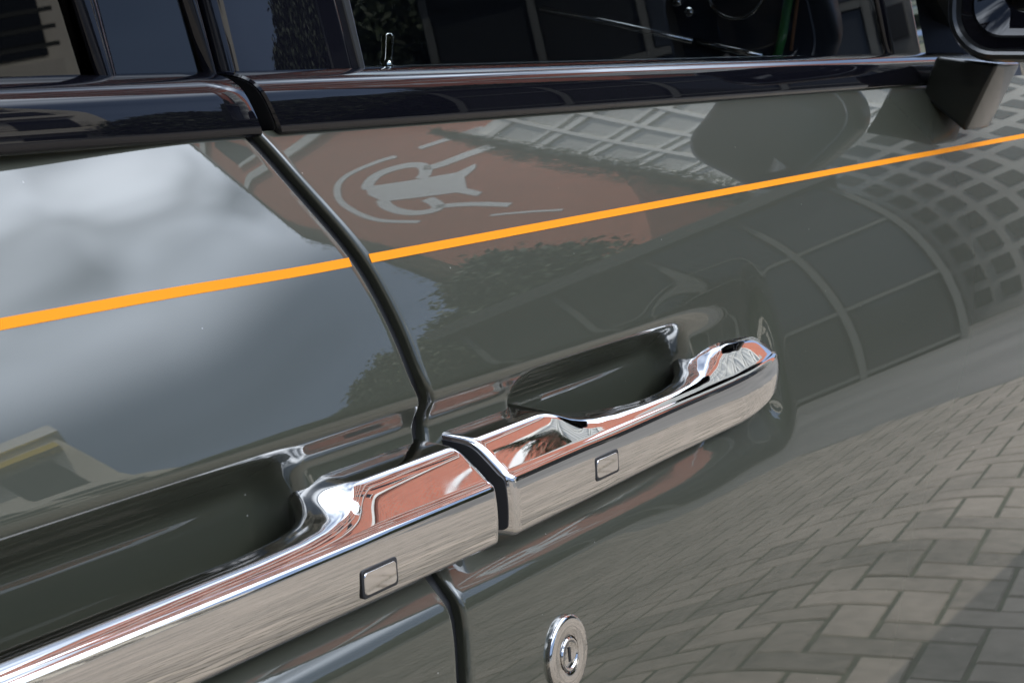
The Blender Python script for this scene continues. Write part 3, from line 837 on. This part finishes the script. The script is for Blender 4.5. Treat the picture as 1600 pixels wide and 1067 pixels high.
# pale office tower
tt = frame_at('office_tower', 14.0, 24)
tag(tt, 'tall pale stone office block with rows of square windows', 'building')
TW0, TW1, TH = -2.05, 2.85, 12.6
lbox('wall', tt, TW0, TW1, -8, 0, 0, TH, M['pale_stone'])
M['blind'] = mat('window_with_pale_blind', (0.46, 0.47, 0.45), 0.15)
wn = lbox('window', tt, -0.24, 0.24, -0.10, 0.012, 0, 0.62, M['blind'])
sps = [(TW0 + 0.49 + i * 0.653, 0, 1.0 + j * 1.05) for j in range(11) for i in range(7)]
copies(wn, sps, tt)
sl_ = lbox('window_sill', tt, -0.29, 0.29, 0.0, 0.09, -0.07, 0, M['pale_stone'])
copies(sl_, sps, tt)
pl_ = lbox('pilaster', tt, -0.05, 0.05, 0.0, 0.12, 0, TH, M['pale_stone'])
copies(pl_, [(TW0 + 0.163 + i * 0.653, 0, 0) for i in range(8)], tt)
fl_ = lbox('floor_band', tt, TW0, TW1, 0.0, 0.08, -0.06, 0.06, M['pale_stone'])
copies(fl_, [(0, 0, 0.75 + j * 1.05) for j in range(12)], tt)

# low glass pavilion
tp = frame_at('glass_pavilion', 24.0, 15)
tag(tp, 'low dark glass pavilion with slim pale frames', 'building')
PX0, PX1, PH = -1.9, 1.9, 4.0
lbox('wall', tp, PX0, PX1, -3, -0.04, 0, PH, M['dark_metal'])
lbox('roof', tp, PX0 - 0.2, PX1 + 0.2, -3.2, 0.3, PH, PH + 0.25, M['dark_metal'])
gl_ = lbox('pane', tp, -0.42, 0.42, -0.03, 0.0, 0, 1.2, M['win']); copies(gl_, [(PX0 + 0.475 + i * 0.95, 0, 0.15 + j * 1.3) for j in range(3) for i in range(4)], tp)
mu_ = lbox('mullion', tp, -0.035, 0.035, -0.03, 0.05, 0, PH, M['frame_grey']); copies(mu_, [(PX0 + i * 0.95, 0, 0) for i in range(5)], tp)
tr_ = lbox('transom', tp, PX0, PX1, -0.03, 0.04, -0.035, 0.035, M['frame_grey']); copies(tr_, [(0, 0, 0.1 + j * 1.3) for j in range(4)], tp)

# round stone building with ribbon rows of windows
td = empty('round_building', pol(12.5, 20.5)); tag(td, 'round grey stone building ringed with small dark windows', 'building')
RD, HD = 2.3, 5.4
vs, fs = lathe([(RD, 0), (RD, HD), (RD - 0.25, HD + 0.12), (0.001, HD + 0.12)], 64); mesh_obj('wall', vs, fs, M['grey_stone'], td, sharp=30)
w0 = None
for j in range(9):
    for i in range(40):
        an = 2 * math.pi * i / 40
        if math.cos(an - (math.pi - R(12.5))) < -0.05: continue         # the far side is not seen
        if w0 is None: w0 = lbox('window', td, RD - 0.1, RD + 0.012, -0.115, 0.115, 0, 0.36, M['grey_pane']); w_ = w0
        else: w_ = w0.copy(); C.objects.link(w_); w_.parent = td
        w_.location = (0, 0, 0.35 + j * 0.56); w_.rotation_euler = (0, 0, an)

# cream house with shuttered openings
th = frame_at('cream_house', 46.8, 17)
tag(th, 'cream rendered house with railed balconies and a flat roof', 'building')
lbox('wall', th, -2.5, 1.2, -4, 0, 0, 7.6, M['cream_wall']); lbox('wing', th, -3.4, -2.52, -4, -0.3, 0, 6.2, M['cream_wall'])
lbox('roof', th, -2.6, 1.3, -4.1, 0.12, 7.6, 7.85, M['white_paint'])
ssp = [(x, 0, z) for z in (0.6, 2.4, 4.2, 5.8) for x in (-1.4, -0.4, 0.6)]
hw = lbox('window', th, -0.3, 0.3, -0.1, 0.015, 0, 1.1, M['win']); copies(hw, ssp, th)
hb = lbox('balcony', th, -2.3, 1.0, 0.0, 0.45, -0.12, 0.12, M['cream_wall']); copies(hb, [(0, 0, z) for z in (2.15, 3.95)], th)
hr = lbox('rail', th, -2.3, 1.0, 0.42, 0.45, -0.02, 0.02, M['dark_metal']); copies(hr, [(0, 0, z + q * 0.17) for z in (2.42, 4.22) for q in range(4)], th)
lbox('awning', th, -0.9, 1.1, 0.0, 0.5, 7.05, 7.2, M['yellow'])

# unseen dark brick terrace, added behind the camera to darken the reflections
M['dark_brick'] = noise_col(mat('dark_brickwork', (0.06, 0.05, 0.045), 0.9), (0.045, 0.038, 0.032), (0.085, 0.065, 0.055), 2.0)
tr = frame_at('added_dark_terrace', 168, 9)
tag(tr, 'unseen dark brick terrace with sash windows, added behind the car to darken reflections', 'building')
lbox('wall', tr, -6, 6, -6, 0, 0, 14, M['dark_brick']); lbox('roof', tr, -6.2, 6.2, -6.2, 0.25, 14, 14.3, M['dark_metal'])
ww = lbox('window', tr, -0.5, 0.5, -0.05, 0.02, 0, 1.6, M['win']); copies(ww, [(-4.8 + i * 2.4, 0, 1 + j * 2.7) for i in range(5) for j in range(5)], tr)

# conifers and a broad hedge
def tree(name, label, az, dist, h, r_, seed, kind='cone', n_=1500, group='trees across the street'):
    q = random.Random(seed); t = empty(name, pol(az, dist)); tag(t, label, 'tree', group)
    bm = bmesh.new(); tube(bm, [(0, 0, 0), (0.05, 0.03, h * 0.4), (0, 0, h * 0.93)], [h * 0.022, h * 0.015, h * 0.003], 8)
    for b in range(14):
        z = h * q.uniform(0.15, 0.8); a = q.uniform(0, 6.28); ln = r_ * (1 - z / h) * 0.9 + 0.1
        tube(bm, [(0, 0, z), (ln * math.cos(a), ln * math.sin(a), z + ln * 0.25)], [h * 0.006, 0.01], 5)
    bm_obj('trunk', bm, M['bark'], t)
    vs, fs = [], []
    for c_ in range(n_ // 12):
        u = q.random() ** 0.8; z = h * (0.08 + 0.92 * u); a = q.uniform(0, 6.28)
        prof = (1 - u) ** 0.8 * (0.75 + 0.35 * math.sin(u * 40 + seed)) if kind == 'cone' else math.sqrt(max(0, 1 - (2 * u - 0.95) ** 2))
        rad = r_ * prof * q.uniform(0.45, 1.05) * (0.8 + 0.25 * math.sin(3 * a + seed))
        cx, cy = rad * math.cos(a), rad * math.sin(a)
        for _ in range(12):
            p_ = Vector((cx + q.gauss(0, r_ * .10), cy + q.gauss(0, r_ * .10), z + q.gauss(0, r_ * .11)))
            e1 = Vector((q.gauss(0, 1), q.gauss(0, 1), q.gauss(0.3, 1))).normalized() * r_ * q.uniform(.035, .075)
            e2 = e1.orthogonal().normalized() * r_ * q.uniform(.02, .04); e2.rotate(Matrix.Rotation(q.uniform(0, 3), 3, e1.normalized()))
            k_ = len(vs); vs += [p_ - e1, p_ + e2, p_ + e1, p_ - e2]; fs.append((k_, k_ + 1, k_ + 2, k_ + 3))
    mesh_obj('crown', vs, fs, M['leaf'], t, smooth=False)
CON = [('tallest dark conifer, close to the left edge of the brick building', 29.2, 19, 6.0, 1.35), ('dark conifer with a broad crown, second in the row from the brick building', 30.9, 18.4, 5.0, 1.3),
       ('slim dark conifer, third in the row from the brick building', 32.4, 18, 4.6, 1.1), ('dark conifer, fourth in the row from the brick building', 33.8, 17.7, 4.5, 1.1),
       ('dark conifer, fifth in the row from the brick building', 35.2, 17.5, 4.3, 1.1), ('dark conifer, sixth in the row from the brick building', 36.5, 17.3, 4.2, 1.0), ('last dark conifer in the row, nearest the cream house', 37.7, 17.2, 3.7, 0.9)]
for i, (lb, az, ds, hh, rd) in enumerate(CON): tree('conifer', lb, az, ds, hh, rd, 20 + i, n_=20000)
tree('broad_tree', 'round leafy tree in front of the brick building', 27.4, 22, 7.3, 1.7, 4, 'round', 30000)
tree('broad_tree', 'low round leafy tree next to the cream house', 40.3, 17, 3.2, 1.1, 5, 'round', 18000)
tree('broad_tree', 'tall narrow leafy tree between the brick building and the pale office block', 19.0, 20.5, 11.5, 0.45, 8, 'round', 22000)
tree('poplar', 'very tall slim poplar growing against the left corner of the brick building', 29.0, 24, 19.0, 0.34, 9, 'round', 26000)
# far belt of woodland all round
q = random.Random(3); vs, fs = [], []
for _ in range(70000):
    a = q.uniform(0, 6.283); rr_ = q.uniform(70, 84); hh = 6.0 + 2.2 * math.sin(a * 9) + 1.4 * math.sin(a * 23 + 1); z = q.random() ** 0.8 * hh
    p_ = Vector((O.x + rr_ * math.cos(a), O.y + rr_ * math.sin(a), z))
    e1 = Vector((q.gauss(0, 1), q.gauss(0, 1), q.gauss(0, .8))).normalized() * q.uniform(.28, .6); e2 = e1.orthogonal().normalized() * q.uniform(.2, .38)
    k_ = len(vs); vs += [p_ - e1, p_ + e2, p_ + e1, p_ - e2]; fs.append((k_, k_ + 1, k_ + 2, k_ + 3))
wd = mesh_obj('distant_wood', vs, fs, M['leaf'], smooth=False); tag(wd, 'dark belt of distant trees beyond the street', None, kind='stuff')
